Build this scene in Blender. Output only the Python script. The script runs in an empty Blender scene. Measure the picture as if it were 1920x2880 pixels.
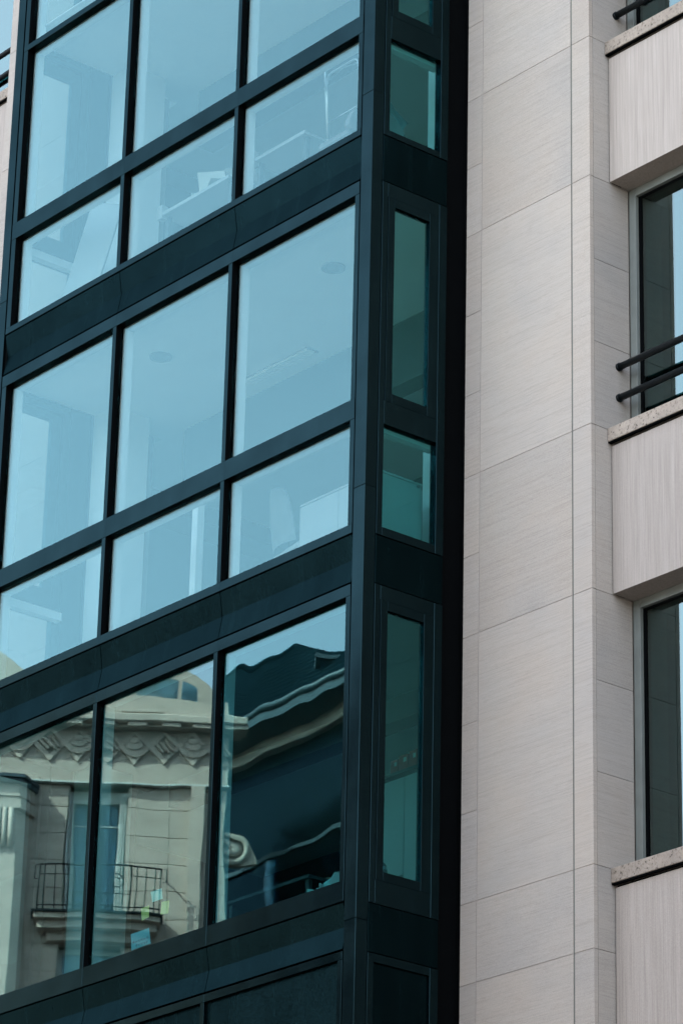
import bpy, bmesh, math, random
from mathutils import Matrix, Vector
R_ = math.radians
random.seed(7)
scene = bpy.context.scene
col = scene.collection

# ------------------------------------------------------------------ camera
cd = bpy.data.cameras.new('camera')
cam = bpy.data.objects.new('camera', cd); col.objects.link(cam)
cr = Vector((0.64023516, 0.7678587, 0.02218003))
cu = Vector((0.2885092, -0.26711613, 0.91946257))
cf = Vector((-0.71194198, 0.58227312, 0.39255144))
m = Matrix((cr, cu, -cf)).transposed().to_4x4()
m.translation = Vector((20.08638555, -16.66098107, 1.6))
cam.matrix_world = m
cd.sensor_fit = 'VERTICAL'; cd.sensor_height = 36; cd.sensor_width = 24
cd.lens = 125.82
cd.clip_start = 0.1; cd.clip_end = 2000
scene.camera = cam

# ------------------------------------------------------------------ sky, sun, exposure
SUN_EL, SUN_AZ = 42, 8          # elevation; azimuth of the sun in degrees from +Y towards -X
SKY_STRENGTH, SKY_SAT = 0.15, 0.50
w = bpy.data.worlds.new('World'); scene.world = w; w.use_nodes = True
nt = w.node_tree; nt.nodes.clear()
sky = nt.nodes.new('ShaderNodeTexSky'); sky.sky_type = 'NISHITA'; sky.sun_disc = False
sky.sun_elevation = R_(SUN_EL); sky.sun_rotation = R_(-SUN_AZ)
sky.air_density = 1.0; sky.dust_density = 2.5; sky.ozone_density = 1.0
hs = nt.nodes.new('ShaderNodeHueSaturation'); hs.inputs['Saturation'].default_value = SKY_SAT
bg = nt.nodes.new('ShaderNodeBackground'); bg.inputs['Strength'].default_value = SKY_STRENGTH
ow = nt.nodes.new('ShaderNodeOutputWorld')
nt.links.new(sky.outputs[0], hs.inputs['Color']); nt.links.new(hs.outputs[0], bg.inputs['Color'])
nt.links.new(bg.outputs[0], ow.inputs['Surface'])
sl = bpy.data.lights.new('sun', 'SUN'); so = bpy.data.objects.new('sun', sl); col.objects.link(so)
sl.energy = 4.2; sl.angle = R_(0.5); sl.color = (1.0, 0.93, 0.84)
az = R_(SUN_AZ)
sd = Vector((-math.sin(az)*math.cos(R_(SUN_EL)), math.cos(az)*math.cos(R_(SUN_EL)), math.sin(R_(SUN_EL))))
so.rotation_euler = (-sd).to_track_quat('-Z', 'Y').to_euler()
so.location = (0, 40, 60)
vs = scene.view_settings
vs.view_transform = 'Standard'; vs.look = 'None'; vs.gamma = 1; vs.exposure = 3.28; vs.use_curve_mapping = False
try:
    scene.cycles.max_bounces = 10; scene.cycles.transparent_max_bounces = 16
    scene.cycles.glossy_bounces = 4; scene.cycles.caustics_reflective = False
except Exception: pass

# ------------------------------------------------------------------ materials
MATS = {}
def mat_new(name):
    mt = bpy.data.materials.new(name); mt.use_nodes = True; mt.node_tree.nodes.clear()
    MATS[name] = mt
    n = mt.node_tree.nodes; l = mt.node_tree.links
    out = n.new('ShaderNodeOutputMaterial')
    return mt, n, l, out
def pri(n, colr, rough=0.6, metal=0.0, ior=1.45):
    p = n.new('ShaderNodeBsdfPrincipled')
    p.inputs['Base Color'].default_value = (*colr, 1); p.inputs['Roughness'].default_value = rough
    p.inputs['Metallic'].default_value = metal; p.inputs['IOR'].default_value = ior
    return p
def coords(n, l, scale, rnd=20.0, space='pos', warp=None):
    """position (or object) coordinates, shifted per object, scaled"""
    if space == 'pos':
        g = n.new('ShaderNodeNewGeometry'); src = g.outputs['Position']
    else:
        g = n.new('ShaderNodeTexCoord'); src = g.outputs['Object']
    oi = n.new('ShaderNodeObjectInfo')
    ml = n.new('ShaderNodeMath'); ml.operation = 'MULTIPLY'; ml.inputs[1].default_value = rnd
    l.new(oi.outputs['Random'], ml.inputs[0])
    ad = n.new('ShaderNodeVectorMath'); ad.operation = 'ADD'
    l.new(src, ad.inputs[0]); l.new(ml.outputs[0], ad.inputs[1])
    mp = n.new('ShaderNodeMapping'); mp.inputs['Scale'].default_value = scale
    l.new(ad.outputs[0], mp.inputs['Vector'])
    return mp.outputs[0], oi
def noise(n, l, vec, scale, detail=3, rough=0.55, dist=0.0):
    t = n.new('ShaderNodeTexNoise'); t.inputs['Scale'].default_value = scale
    t.inputs['Detail'].default_value = detail; t.inputs['Roughness'].default_value = rough
    t.inputs['Distortion'].default_value = dist
    l.new(vec, t.inputs['Vector']); return t.outputs['Fac']
def ramp(n, l, fac, stops):
    r = n.new('ShaderNodeValToRGB'); e = r.color_ramp.elements
    while len(e) < len(stops): e.new(0.5)
    for k, (p, c) in enumerate(stops):
        e[k].position = p; e[k].color = (*c, 1)
    l.new(fac, r.inputs['Fac']); return r.outputs['Color']
def mixc(n, l, a, b, fac=1.0, mode='MULTIPLY'):
    x = n.new('ShaderNodeMix'); x.data_type = 'RGBA'; x.blend_type = mode
    if isinstance(fac, float): x.inputs[0].default_value = fac
    else: l.new(fac, x.inputs[0])
    for s, v in ((6, a), (7, b)):
        if isinstance(v, tuple): x.inputs[s].default_value = (*v, 1)
        else: l.new(v, x.inputs[s])
    return x.outputs[2]
def bump(n, l, h, strength, dist):
    b = n.new('ShaderNodeBump'); b.inputs['Strength'].default_value = strength; b.inputs['Distance'].default_value = dist
    l.new(h, b.inputs['Height']); return b.outputs[0]
def rnd_tint(n, l, oi, lo, hi):
    mr = n.new('ShaderNodeMapRange'); mr.inputs['To Min'].default_value = lo; mr.inputs['To Max'].default_value = hi
    l.new(oi.outputs['Random'], mr.inputs['Value'])
    c = n.new('ShaderNodeCombineColor')
    for k in range(3): l.new(mr.outputs[0], c.inputs[k])
    return c.outputs[0]

def simple(name, c, rough=0.6, metal=0.0, ior=1.45, var=0.12, nscale=6.0, bmp=0.0):
    mt, n, l, out = mat_new(name)
    p = pri(n, c, rough, metal, ior)
    v, oi = coords(n, l, (1, 1, 1))
    f = noise(n, l, v, nscale, 4)
    lo = 1-var; hi = 1+var
    cc = ramp(n, l, f, [(0.3, tuple(min(1, x*lo) for x in c)), (0.7, tuple(min(1, x*hi) for x in c))])
    l.new(cc, p.inputs['Base Color'])
    if bmp: l.new(bump(n, l, noise(n, l, v, nscale*25, 2), bmp, 0.002), p.inputs['Normal'])
    l.new(p.outputs[0], out.inputs['Surface']); return mt

STONE = (0.304, 0.275, 0.244)
def stone(name, c, kind):
    mt, n, l, out = mat_new(name)
    p = pri(n, c, 0.85, 0, 1.35)
    sc = {'bed': (0.42, 0.42, 10.0), 'jamb': (0.42, 0.42, 10.0), 'streak': (20.0, 20.0, 0.45), 'pit': (1, 1, 1), 'plain': (1, 1, 3)}[kind]
    v, oi = coords(n, l, sc)
    if kind in ('bed', 'jamb'):
        # thin wavy bedding veins
        f1 = noise(n, l, v, 2.6, 6, 0.66, 0.3)
        veins = ramp(n, l, f1, [(0.36, (0.90, 0.89, 0.88)), (0.475, (1, 1, 1)), (0.50, (0.83, 0.81, 0.80)), (0.525, (1, 1, 1)), (0.68, (0.94, 0.93, 0.91))])
        v2, _ = coords(n, l, (0.4, 0.4, 36.0))
        f2 = noise(n, l, v2, 3.0, 5, 0.68, 0.15)
        fine = ramp(n, l, f2, [(0.34, (0.84, 0.835, 0.825)), (0.50, (1, 1, 1)), (0.75, (1.03, 1.02, 1.01))])
        cc = mixc(n, l, c, veins, 0.8); cc = mixc(n, l, cc, fine, 0.75)
        v3, _ = coords(n, l, (1, 1, 1))
        warm = ramp(n, l, noise(n, l, v3, 1.1, 3), [(0.32, (0.92, 0.935, 0.95)), (0.5, (1.0, 0.995, 0.985)), (0.68, (1.03, 1.0, 0.965))])
        cc = mixc(n, l, cc, warm, 1.0)
    elif kind == 'streak':
        f1 = noise(n, l, v, 2.0, 5, 0.65, 0.1)
        st = ramp(n, l, f1, [(0.30, (0.80, 0.785, 0.765)), (0.48, (0.94, 0.925, 0.91)), (0.62, (1.0, 0.99, 0.98)), (0.78, (1.10, 1.09, 1.08))])
        v2, _ = coords(n, l, (75, 75, 1.6))
        f2 = noise(n, l, v2, 1.5, 3)
        fine = ramp(n, l, f2, [(0.33, (0.86, 0.85, 0.84)), (0.65, (1.05, 1.05, 1.05))])
        cc = mixc(n, l, c, st, 1.0); cc = mixc(n, l, cc, fine, 0.8)
    elif kind == 'pit':
        f1 = noise(n, l, v, 42, 4, 0.75)
        cc = mixc(n, l, c, ramp(n, l, f1, [(0.33, (0.10, 0.09, 0.08)), (0.43, (0.85, 0.83, 0.80)), (0.62, (1.0, 0.98, 0.95)), (0.8, (1.1, 1.08, 1.05))]), 1.0)
        f2 = noise(n, l, v, 5, 3)
        cc = mixc(n, l, cc, ramp(n, l, f2, [(0.3, (0.86, 0.85, 0.84)), (0.7, (1.04, 1.03, 1.0))]), 1.0)
    else:
        f1 = noise(n, l, v, 1.3, 5, 0.6)
        cc = mixc(n, l, c, ramp(n, l, f1, [(0.3, (0.82, 0.81, 0.79)), (0.7, (1.06, 1.05, 1.02))]), 1.0)
    cc = mixc(n, l, cc, rnd_tint(n, l, oi, 0.93, 1.04), 1.0)
    vg, _ = coords(n, l, (1, 1, 1), 3.0)
    gr = noise(n, l, vg, 190, 2, 0.7)
    cc = mixc(n, l, cc, ramp(n, l, gr, [(0.30, (0.82, 0.82, 0.82)), (0.70, (1.12, 1.12, 1.12))]), 0.9)
    l.new(cc, p.inputs['Base Color'])
    l.new(bump(n, l, gr, 0.25, 0.0015), p.inputs['Normal'])
    l.new(p.outputs[0], out.inputs['Surface']); return mt
stone('stone_slab', STONE, 'bed')
stone('stone_jamb', (0.286, 0.263, 0.238), 'jamb')
stone('stone_spandrel', (0.304, 0.272, 0.244), 'streak')
stone('stone_sill', (0.275, 0.240, 0.208), 'pit')
stone('limestone', (0.42, 0.345, 0.30), 'plain')
simple('joint_mastic', (0.215, 0.19, 0.172), 0.9)
simple('joint_dark', (0.085, 0.088, 0.075), 0.9)

def dark_metal(name, c, rough, refl, perf=False):
    """dark anodised metal: black base under a thin tinted, slightly rough sheen"""
    mt, n, l, out = mat_new(name)
    df = n.new('ShaderNodeBsdfDiffuse'); gl = n.new('ShaderNodeBsdfGlossy'); ad = n.new('ShaderNodeAddShader')
    v, oi = coords(n, l, (1, 1, 1))
    f = noise(n, l, v, 2.3, 4)
    vs_, _ = coords(n, l, (5, 5, 0.35))
    dirt = noise(n, l, vs_, 2.0, 4, 0.6)
    l.new(ramp(n, l, dirt, [(0.35, tuple(x*0.7 for x in c)), (0.55, c), (0.75, tuple(x*2.2 for x in c))]), df.inputs['Color'])
    l.new(ramp(n, l, f, [(0.3, tuple(x*0.82 for x in refl)), (0.7, tuple(x*1.12 for x in refl))]), gl.inputs['Color'])
    mr = n.new('ShaderNodeMapRange'); mr.inputs['To Min'].default_value = rough-0.05; mr.inputs['To Max'].default_value = rough+0.08
    l.new(f, mr.inputs['Value']); l.new(mr.outputs[0], gl.inputs['Roughness'])
    if perf:
        vo = n.new('ShaderNodeTexVoronoi'); vo.inputs['Scale'].default_value = 75
        l.new(v, vo.inputs['Vector']); nb = bump(n, l, vo.outputs['Distance'], 0.35, 0.004)
    else:
        nb = bump(n, l, noise(n, l, v, 240, 2), 0.08, 0.001)
    l.new(nb, gl.inputs['Normal']); l.new(nb, df.inputs['Normal'])
    l.new(df.outputs[0], ad.inputs[0]); l.new(gl.outputs[0], ad.inputs[1])
    l.new(ad.outputs[0], out.inputs['Surface'])
dark_metal('dark_metal', (0.0006, 0.0016, 0.0020), 0.15, (0.0080, 0.0180, 0.0205))
dark_metal('spandrel_metal', (0.0006, 0.0018, 0.0021), 0.20, (0.0026, 0.0075, 0.0087), True)
dark_metal('dark_facade', (0.0008, 0.0018, 0.0026), 0.2, (0.012, 0.022, 0.028))
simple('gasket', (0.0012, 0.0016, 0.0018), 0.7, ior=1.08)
simple('black_paint', (0.003, 0.005, 0.006), 0.35, ior=1.25)
simple('window_frame_grey', (0.112, 0.124, 0.115), 0.5)
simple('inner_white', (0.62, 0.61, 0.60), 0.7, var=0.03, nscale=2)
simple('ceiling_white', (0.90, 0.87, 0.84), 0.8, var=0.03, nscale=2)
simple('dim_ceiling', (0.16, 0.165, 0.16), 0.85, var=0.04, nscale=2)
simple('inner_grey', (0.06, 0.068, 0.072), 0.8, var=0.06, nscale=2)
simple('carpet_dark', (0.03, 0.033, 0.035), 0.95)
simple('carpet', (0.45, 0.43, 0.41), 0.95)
simple('desk_white', (0.30, 0.30, 0.295), 0.4, var=0.02)
simple('desk_under', (0.04, 0.045, 0.048), 0.6)
simple('chrome', (0.40, 0.41, 0.42), 0.32, 1.0, var=0.02)
simple('grey_fabric', (0.16, 0.15, 0.155), 0.95)
simple('blue_cloth', (0.16, 0.34, 0.42), 0.85)
simple('red_binder', (0.42, 0.055, 0.045), 0.5)
simple('paper', (0.50, 0.495, 0.47), 0.7, var=0.04)
simple('yellow_note', (1.0, 0.66, 0.20), 0.7, var=0.04)
simple('teal_note', (0.50, 0.72, 0.68), 0.7, var=0.04)
simple('blue_note', (0.22, 0.52, 0.62), 0.7, var=0.05)
simple('ink', (0.02, 0.05, 0.14), 0.7)
simple('lamp_off', (0.30, 0.30, 0.30), 0.3)
simple('skin', (0.50, 0.31, 0.23), 0.55, var=0.05)
simple('hair', (0.035, 0.022, 0.016), 0.6)
simple('trousers', (0.03, 0.035, 0.05), 0.9)
dark_metal('slate', (0.0014, 0.0042, 0.0062), 0.4, (0.004, 0.010, 0.013), True)
simple('zinc', (0.03, 0.05, 0.06), 0.5, 0.1)
simple('curtain', (0.05, 0.09, 0.13), 0.9, var=0.2, nscale=8)
simple('white_paint', (0.40, 0.40, 0.375), 0.5)

simple('asphalt', (0.055, 0.055, 0.057), 0.9, var=0.25, nscale=3)
simple('paving', (0.075, 0.073, 0.068), 0.85, var=0.15, nscale=2)
simple('render_plain', (0.17, 0.157, 0.14), 0.9, var=0.08, nscale=1)
simple('roofing', (0.10, 0.10, 0.105), 0.8)

def plaid():
    mt, n, l, out = mat_new('plaid_shirt')
    p = pri(n, (0.1, 0.15, 0.2), 0.9)
    v, oi = coords(n, l, (1, 1, 1), 0.0)
    ws = []
    for d in ('X', 'Z', 'Y'):
        wv = n.new('ShaderNodeTexWave'); wv.bands_direction = d; wv.inputs['Scale'].default_value = 5.5
        l.new(v, wv.inputs['Vector']); ws.append(wv.outputs['Fac'])
    a = ramp(n, l, ws[0], [(0.45, (0.04, 0.07, 0.10)), (0.55, (0.22, 0.36, 0.42))])
    b = ramp(n, l, ws[1], [(0.45, (0.30, 0.35, 0.38)), (0.55, (1, 1, 1))])
    c = ramp(n, l, ws[2], [(0.45, (0.45, 0.50, 0.52)), (0.55, (1, 1, 1))])
    l.new(mixc(n, l, mixc(n, l, a, b, 1.0), c, 1.0), p.inputs['Base Color'])
    l.new(p.outputs[0], out.inputs['Surface'])
plaid()

def glass(name, f0, refl, trans, wave):
    """coated window glass: a clear tinted pane that mirrors by Schlick's law; slight roller waves"""
    mt, n, l, out = mat_new(name)
    gl = n.new('ShaderNodeBsdfGlossy'); gl.inputs['Color'].default_value = (*refl, 1); gl.inputs['Roughness'].default_value = 0.0
    tr = n.new('ShaderNodeBsdfTransparent'); tr.inputs['Color'].default_value = (*trans, 1)
    mx = n.new('ShaderNodeMixShader')
    g = n.new('ShaderNodeNewGeometry')
    dt = n.new('ShaderNodeVectorMath'); dt.operation = 'DOT_PRODUCT'
    l.new(g.outputs['Incoming'], dt.inputs[0]); l.new(g.outputs['Normal'], dt.inputs[1])
    def mth(op, a, b=None):
        x = n.new('ShaderNodeMath'); x.operation = op
        for k, v in enumerate((a, b)):
            if v is None: continue
            if isinstance(v, (int, float)): x.inputs[k].default_value = v
            else: l.new(v, x.inputs[k])
        return x.outputs[0]
    sch = mth('ADD', mth('MULTIPLY', mth('POWER', mth('SUBTRACT', 1.0, mth('ABSOLUTE', dt.outputs['Value'])), 5.0), 1-f0), f0)
    v, oi = coords(n, l, (1.0, 1.0, 0.75), 37.0)
    h = noise(n, l, v, 1.6, 1, 0.4)
    l.new(bump(n, l, h, 1.0, wave), gl.inputs['Normal'])
    l.new(sch, mx.inputs[0]); l.new(tr.outputs[0], mx.inputs[1]); l.new(gl.outputs[0], mx.inputs[2])
    l.new(mx.outputs[0], out.inputs['Surface'])
glass('bay_glass', 0.068, (0.44, 0.84, 0.89), (0.70, 0.76, 0.76), 0.0004)
glass('bay_glass_wavy', 0.072, (0.58, 0.86, 0.90), (0.52, 0.70, 0.70), 0.0005)
glass('bay_glass_bent', 0.072, (0.50, 0.86, 0.90), (0.45, 0.66, 0.67), 0.0013)
glass('window_glass', 0.145, (0.70, 0.93, 0.92), (0.18, 0.40, 0.40), 0.0006)
glass('side_glass', 0.066, (0.28, 0.84, 0.87), (0.46, 0.74, 0.74), 0.0004)
glass('far_glass', 0.04, (0.7, 0.95, 1.0), (0.6, 0.8, 0.9), 0.0008)

# ------------------------------------------------------------------ builders
def tag(o, label, cat, group=None):
    o['label'] = label; o['category'] = cat
    if group: o['group'] = group
    return o
def thing(name, label, cat, loc=(0, 0, 0), rotz=0.0, group=None):
    o = bpy.data.objects.new(name, None); col.objects.link(o); o.empty_display_size = 0.2
    o.location = loc; o.rotation_euler = (0, 0, rotz)
    return tag(o, label, cat, group)
def link(name, me, mat, parent=None, loc=(0, 0, 0)):
    o = bpy.data.objects.new(name, me); col.objects.link(o)
    if mat and not me.materials: me.materials.append(MATS[mat])
    o.location = loc; o.parent = parent
    return o
CACHE = {}
def box_mesh(sx, sy, sz, mat, bev=0.0):
    k = (round(sx, 4), round(sy, 4), round(sz, 4), mat, bev)
    if k in CACHE: return CACHE[k]
    bm = bmesh.new(); bmesh.ops.create_cube(bm, size=1)
    bmesh.ops.scale(bm, vec=(sx, sy, sz), verts=bm.verts)
    if bev: bmesh.ops.bevel(bm, geom=bm.edges[:], offset=bev, segments=1, affect='EDGES')
    me = bpy.data.meshes.new('box'); bm.to_mesh(me); bm.free()
    me.materials.append(MATS[mat]); CACHE[k] = me; return me
def box(parent, name, x0, x1, y0, y1, z0, z1, mat, bev=0.0, off=(0, 0, 0)):
    me = box_mesh(abs(x1-x0), abs(y1-y0), abs(z1-z0), mat, bev)
    return link(name, me, mat, parent, ((x0+x1)/2-off[0], (y0+y1)/2-off[1], (z0+z1)/2-off[2]))
def from_bm(name, bm, mat, parent=None, loc=(0, 0, 0), smooth=False):
    bmesh.ops.recalc_face_normals(bm, faces=bm.faces)
    me = bpy.data.meshes.new(name); bm.to_mesh(me); bm.free()
    if smooth: me.polygons.foreach_set('use_smooth', [True]*len(me.polygons))
    return link(name, me, mat, parent, loc)
def prism(parent, name, pts, axis, a0, a1, mat, smooth=False):
    """extrude a closed outline; axis X: pts=(y,z), Y: pts=(x,z), Z: pts=(x,y)"""
    bm = bmesh.new()
    f = {'X': lambda p, a: (a, p[0], p[1]), 'Y': lambda p, a: (p[0], a, p[1]), 'Z': lambda p, a: (p[0], p[1], a)}[axis]
    A = [bm.verts.new(f(p, a0)) for p in pts]; B = [bm.verts.new(f(p, a1)) for p in pts]
    bm.faces.new(A); bm.faces.new(B[::-1])
    for i in range(len(pts)):
        j = (i+1) % len(pts); bm.faces.new((A[i], B[i], B[j], A[j]))
    return from_bm(name, bm, mat, parent, smooth=smooth)
def tube_bm(bm, pts, r, seg=8, caps=True):
    pts = [Vector(p) for p in pts]; rings = []
    for i, p in enumerate(pts):
        d = (pts[min(i+1, len(pts)-1)]-pts[max(i-1, 0)]).normalized()
        a = d.orthogonal().normalized() if not rings else None
        if a is None:
            a = (prev - d*prev.dot(d)).normalized()
        prev = a; b = d.cross(a)
        rings.append([bm.verts.new(p+(a*math.cos(t)+b*math.sin(t))*r) for t in [2*math.pi*k/seg for k in range(seg)]])
    for q in range(len(rings)-1):
        for k in range(seg):
            f = bm.faces.new((rings[q][k], rings[q][(k+1) % seg], rings[q+1][(k+1) % seg], rings[q+1][k])); f.smooth = True
    if caps: bm.faces.new(rings[0][::-1]); bm.faces.new(rings[-1])
def tube(parent, name, pts, r, mat, seg=8):
    bm = bmesh.new(); tube_bm(bm, pts, r, seg); return from_bm(name, bm, mat, parent)

# ------------------------------------------------------------------ ground
def structure(o): o['kind'] = 'structure'; return o
structure(box(None, 'street', -300, 300, -300, 300, -0.5, 0.0, 'asphalt'))
structure(box(None, 'pavement', -60, 40, -3.5, 14, 0.004, 0.13, 'paving'))

# ------------------------------------------------------------------ the stone building
SB = thing('stone_building', 'pale stone building with smooth slab piers and recessed windows behind the glass bay', 'building')
COURSES = [9.071-0.72*k for k in range(12, 0, -1)] + [9.071, 9.721, 10.46, 11.20, 11.943, 12.638, 13.34, 14.075, 14.81, 15.553, 16.20, 16.853, 17.588, 18.33, 19.07, 19.80, 20.46, 21.2, 21.9, 22.7]
MAIN = [0.42, 2.6, 4.7, 6.11, 8.33, 9.071, 9.721, 11.943, 13.34, 15.553, 16.853, 19.07, 20.46, 22.7]
SILLS = [2.6, 6.11, 9.721, 13.345, 16.856, 20.46]
LINT = [4.72, 8.33, 11.945, 15.556, 19.07, 22.7]
G = 0.0016
JAMB = [z for z in COURSES if not any(abs(z-q) < 0.02 for q in (12.638, 16.20, 19.80))]
def runs(js): return list(zip(js[:-1], js[1:]))
def pier(xa, xb, s):
    """xa = edge at the bay, xb = outer corner, s = +1 when the pier runs to the right"""
    lo, hi = min(xa, xb), max(xa, xb)
    box(SB, 'pier_core', lo+0.045, hi-0.045, 1.0552, 1.9, 0.14, 22.7, 'joint_mastic')
    st, vj = xa+s*0.19, xb-s*0.215
    for z0, z1 in runs(COURSES):
        box(SB, 'stone_slab', xa, st-s*0.005, 1.052, 1.0655, z0+G, z1-G, 'stone_slab', 0.001)
    for z0, z1 in runs(MAIN):
        box(SB, 'stone_slab', st+s*0.005, vj-s*0.008, 1.05, 1.0655, z0+G, z1-G, 'stone_slab', 0.001)
        box(SB, 'stone_slab', vj+s*0.008, xb, 1.05, 1.091, z0+G, z1-G, 'stone_slab', 0.0015)
    box(SB, 'open_joint', vj-s*0.0078, vj+s*0.0078, 1.0542, 1.0560, 0.42, 22.7, 'joint_dark')
    for z0, z1 in runs(JAMB):
        box(SB, 'jamb_slab', xb-s*0.035, xb-s*0.001, 1.0945, 1.481, z0+G, z1-G, 'stone_jamb', 0.001)
pier(0.0, 1.5, 1)
pier(-5.45, -7.17, -1)
pier(6.0, 4.5, -1)

def stone_bay(xa, xb, dz=0.0, k0=0):
    """recessed windows, spandrels, sills and rails between two piers"""
    for k in range(k0, 6):
        zs = SILLS[k]+dz; zl = LINT[k]+dz
        zprev = LINT[k-1]+dz if k else 0.42
        g = 0.012
        box(SB, 'spandrel_slab', xa+g, xb-g, 1.263, 1.46, zprev, zs-0.146, 'stone_spandrel', 0.002)
        box(SB, 'spandrel_joint', xa, xb, 1.30, 1.40, zprev+0.004, zs-0.12, 'gasket')
        box(SB, 'sill', xa+0.003, xb-0.003, 1.225, 1.56, zs-0.116, zs, 'stone_sill', 0.004)
        box(SB, 'sill_shadow_strip', xa+0.004, xb-0.004, 1.231, 1.2625, zs-0.1285, zs-0.1165, 'gasket')  # black strip added to draw the shadow line under the sill
        wn = bpy.data.objects.new('window', None); col.objects.link(wn); wn.parent = SB
        z0, z1 = zs+0.004, zl-0.004
        fw = 0.072
        o = 0.012
        box(wn, 'frame', xa+o, xa+o+fw, 1.482, 1.56, z0, z1, 'window_frame_grey', 0.002)
        box(wn, 'frame', xb-o-fw, xb-o, 1.482, 1.56, z0, z1, 'window_frame_grey', 0.002)
        box(wn, 'frame', xa+o+fw, xb-o-fw, 1.483, 1.56, z1-fw, z1, 'window_frame_grey', 0.002)
        box(wn, 'frame', xa+o+fw, xb-o-fw, 1.484, 1.56, z0, z0+0.02, 'window_frame_grey', 0.002)
        box(wn, 'gasket', xa+0.001, xa+o-0.001, 1.488, 1.55, z0, z1, 'joint_dark')
        # inner black sash
        si = 0.035
        x0, x1 = xa+o+fw, xb-o-fw
        box(wn, 'sash', x0, x0+si, 1.515, 1.56, z0+0.02, z1-fw, 'gasket')
        box(wn, 'sash', x1-si, x1, 1.515, 1.56, z0+0.02, z1-fw, 'gasket')
        box(wn, 'sash', x0+si, x1-si, 1.516, 1.56, z1-fw-0.02, z1-fw, 'gasket')
        box(wn, 'pane', x0+si, x1-si, 1.522, 1.532, z0+0.02, z1-fw-0.02, 'window_glass')
        # dim room behind
        box(SB, 'soffit', xa, xb, 1.46, 1.9, zl, zl+0.3, 'stone_jamb')
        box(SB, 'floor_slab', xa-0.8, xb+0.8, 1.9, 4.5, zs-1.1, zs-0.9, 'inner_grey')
        if k < 3: continue
        rl = bpy.data.objects.new('window_railing', None); col.objects.link(rl); rl.parent = SB
        for zr in (zs+0.575, zs+0.303):
            t = tube(rl, 'rail', [(xa, 1.354, zr), (xb, 1.354, zr)], 0.0285, 'black_paint', 14)
            tube(rl, 'end_cap', [(xa+0.0005, 1.354, zr), (xa+0.022, 1.354, zr)], 0.034, 'black_paint', 14)
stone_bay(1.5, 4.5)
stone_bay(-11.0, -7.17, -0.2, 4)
box(SB, 'far_wall', -11.0, -7.17, 1.3, 1.9, 0.14, 15.3, 'render_plain')
box(SB, 'wall_return', -14.0, -11.0, 1.05, 1.9, 0.14, 22.7, 'stone_slab')
box(SB, 'wall_return', 6.0, 12.0, 1.05, 1.9, 0.14, 22.7, 'stone_slab')
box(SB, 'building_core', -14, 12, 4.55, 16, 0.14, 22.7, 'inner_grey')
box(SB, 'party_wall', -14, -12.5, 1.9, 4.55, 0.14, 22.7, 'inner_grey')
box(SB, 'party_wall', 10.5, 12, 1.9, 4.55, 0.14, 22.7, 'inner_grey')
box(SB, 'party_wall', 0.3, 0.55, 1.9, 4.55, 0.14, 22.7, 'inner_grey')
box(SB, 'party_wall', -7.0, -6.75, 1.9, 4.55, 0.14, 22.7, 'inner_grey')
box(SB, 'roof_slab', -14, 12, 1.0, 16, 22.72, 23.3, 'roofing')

# ------------------------------------------------------------------ the glazed bay
BAY = thing('glazed_bay', 'dark metal and blue glass bay projecting from the pale stone front', 'glass bay')
XL = -5.45
STILES = [(-5.31, -5.245), (-3.577, -3.527), (-1.90, -1.852), (-0.205, -0.152)]
SEG = [(-5.31, -3.5285), (-3.5255, -1.8535), (-1.8505, -0.152)]
PANES = [(9.737, 12.076), (12.69, 13.612), (13.79, 15.66), (16.273, 17.203), (17.376, 19.253), (19.315, 20.9)]
HORIZ = [(9.113, 9.178, 'head'), (9.572, 9.737, 'sill_rail'), (12.076, 12.174, 'head'), (12.612, 12.69, 'sill_rail'), (13.612, 13.79, 'transom'),
         (15.66, 15.777, 'head'), (16.212, 16.273, 'sill_rail'), (17.203, 17.376, 'transom'), (19.253, 19.315, 'transom'), (20.9, 21.0, 'head')]
SPAN = [(9.198, 9.377, 9.560), (12.194, 12.394, 12.600), (15.799, 15.99, 16.200)]
GY = 0.05
for zl, zh in ((5.9, 9.113),):
    pass
# corner posts
for xa, xb in ((-0.139, 0.0), (XL, -5.335)):
    zc = [5.6, 9.41, 12.99, 16.58, 20.2, 21.6]
    for z0, z1 in runs(zc):
        box(BAY, 'corner_post', xa, xb, 0.0, 0.118, z0+0.001, z1-0.001, 'dark_metal', 0.003)
for xa, xb in ((-0.151, -0.1395), (-5.3345, -5.3105)):
    box(BAY, 'post_gap', xa, xb, 0.03, 0.1, 5.6, 21.6, 'gasket')
# backing behind the horizontal members so the joints read black
for z0, z1, nm in HORIZ:
    for k, (x0, x1) in enumerate(SEG):
        box(BAY, nm, x0, x1, -0.002, 0.085, z0, z1, 'dark_metal', 0.002)
for z0, zm, z1 in SPAN:
    box(BAY, 'spandrel_backing', -5.33, -0.14, 0.05, 0.16, z0-0.012, z1+0.012, 'gasket')
    for k, (x0, x1) in enumerate(SEG):
        xa = x0-(0.004 if k else 0.006); xb = x1-0.004 if k < 2 else -0.156
        prism(BAY, 'spandrel_panel', [(0.006, z1), (0.040, zm), (0.006, z0), (0.048, z0), (0.049, zm), (0.048, z1)], 'X', xa+0.006, xb, 'spandrel_metal')
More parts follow.
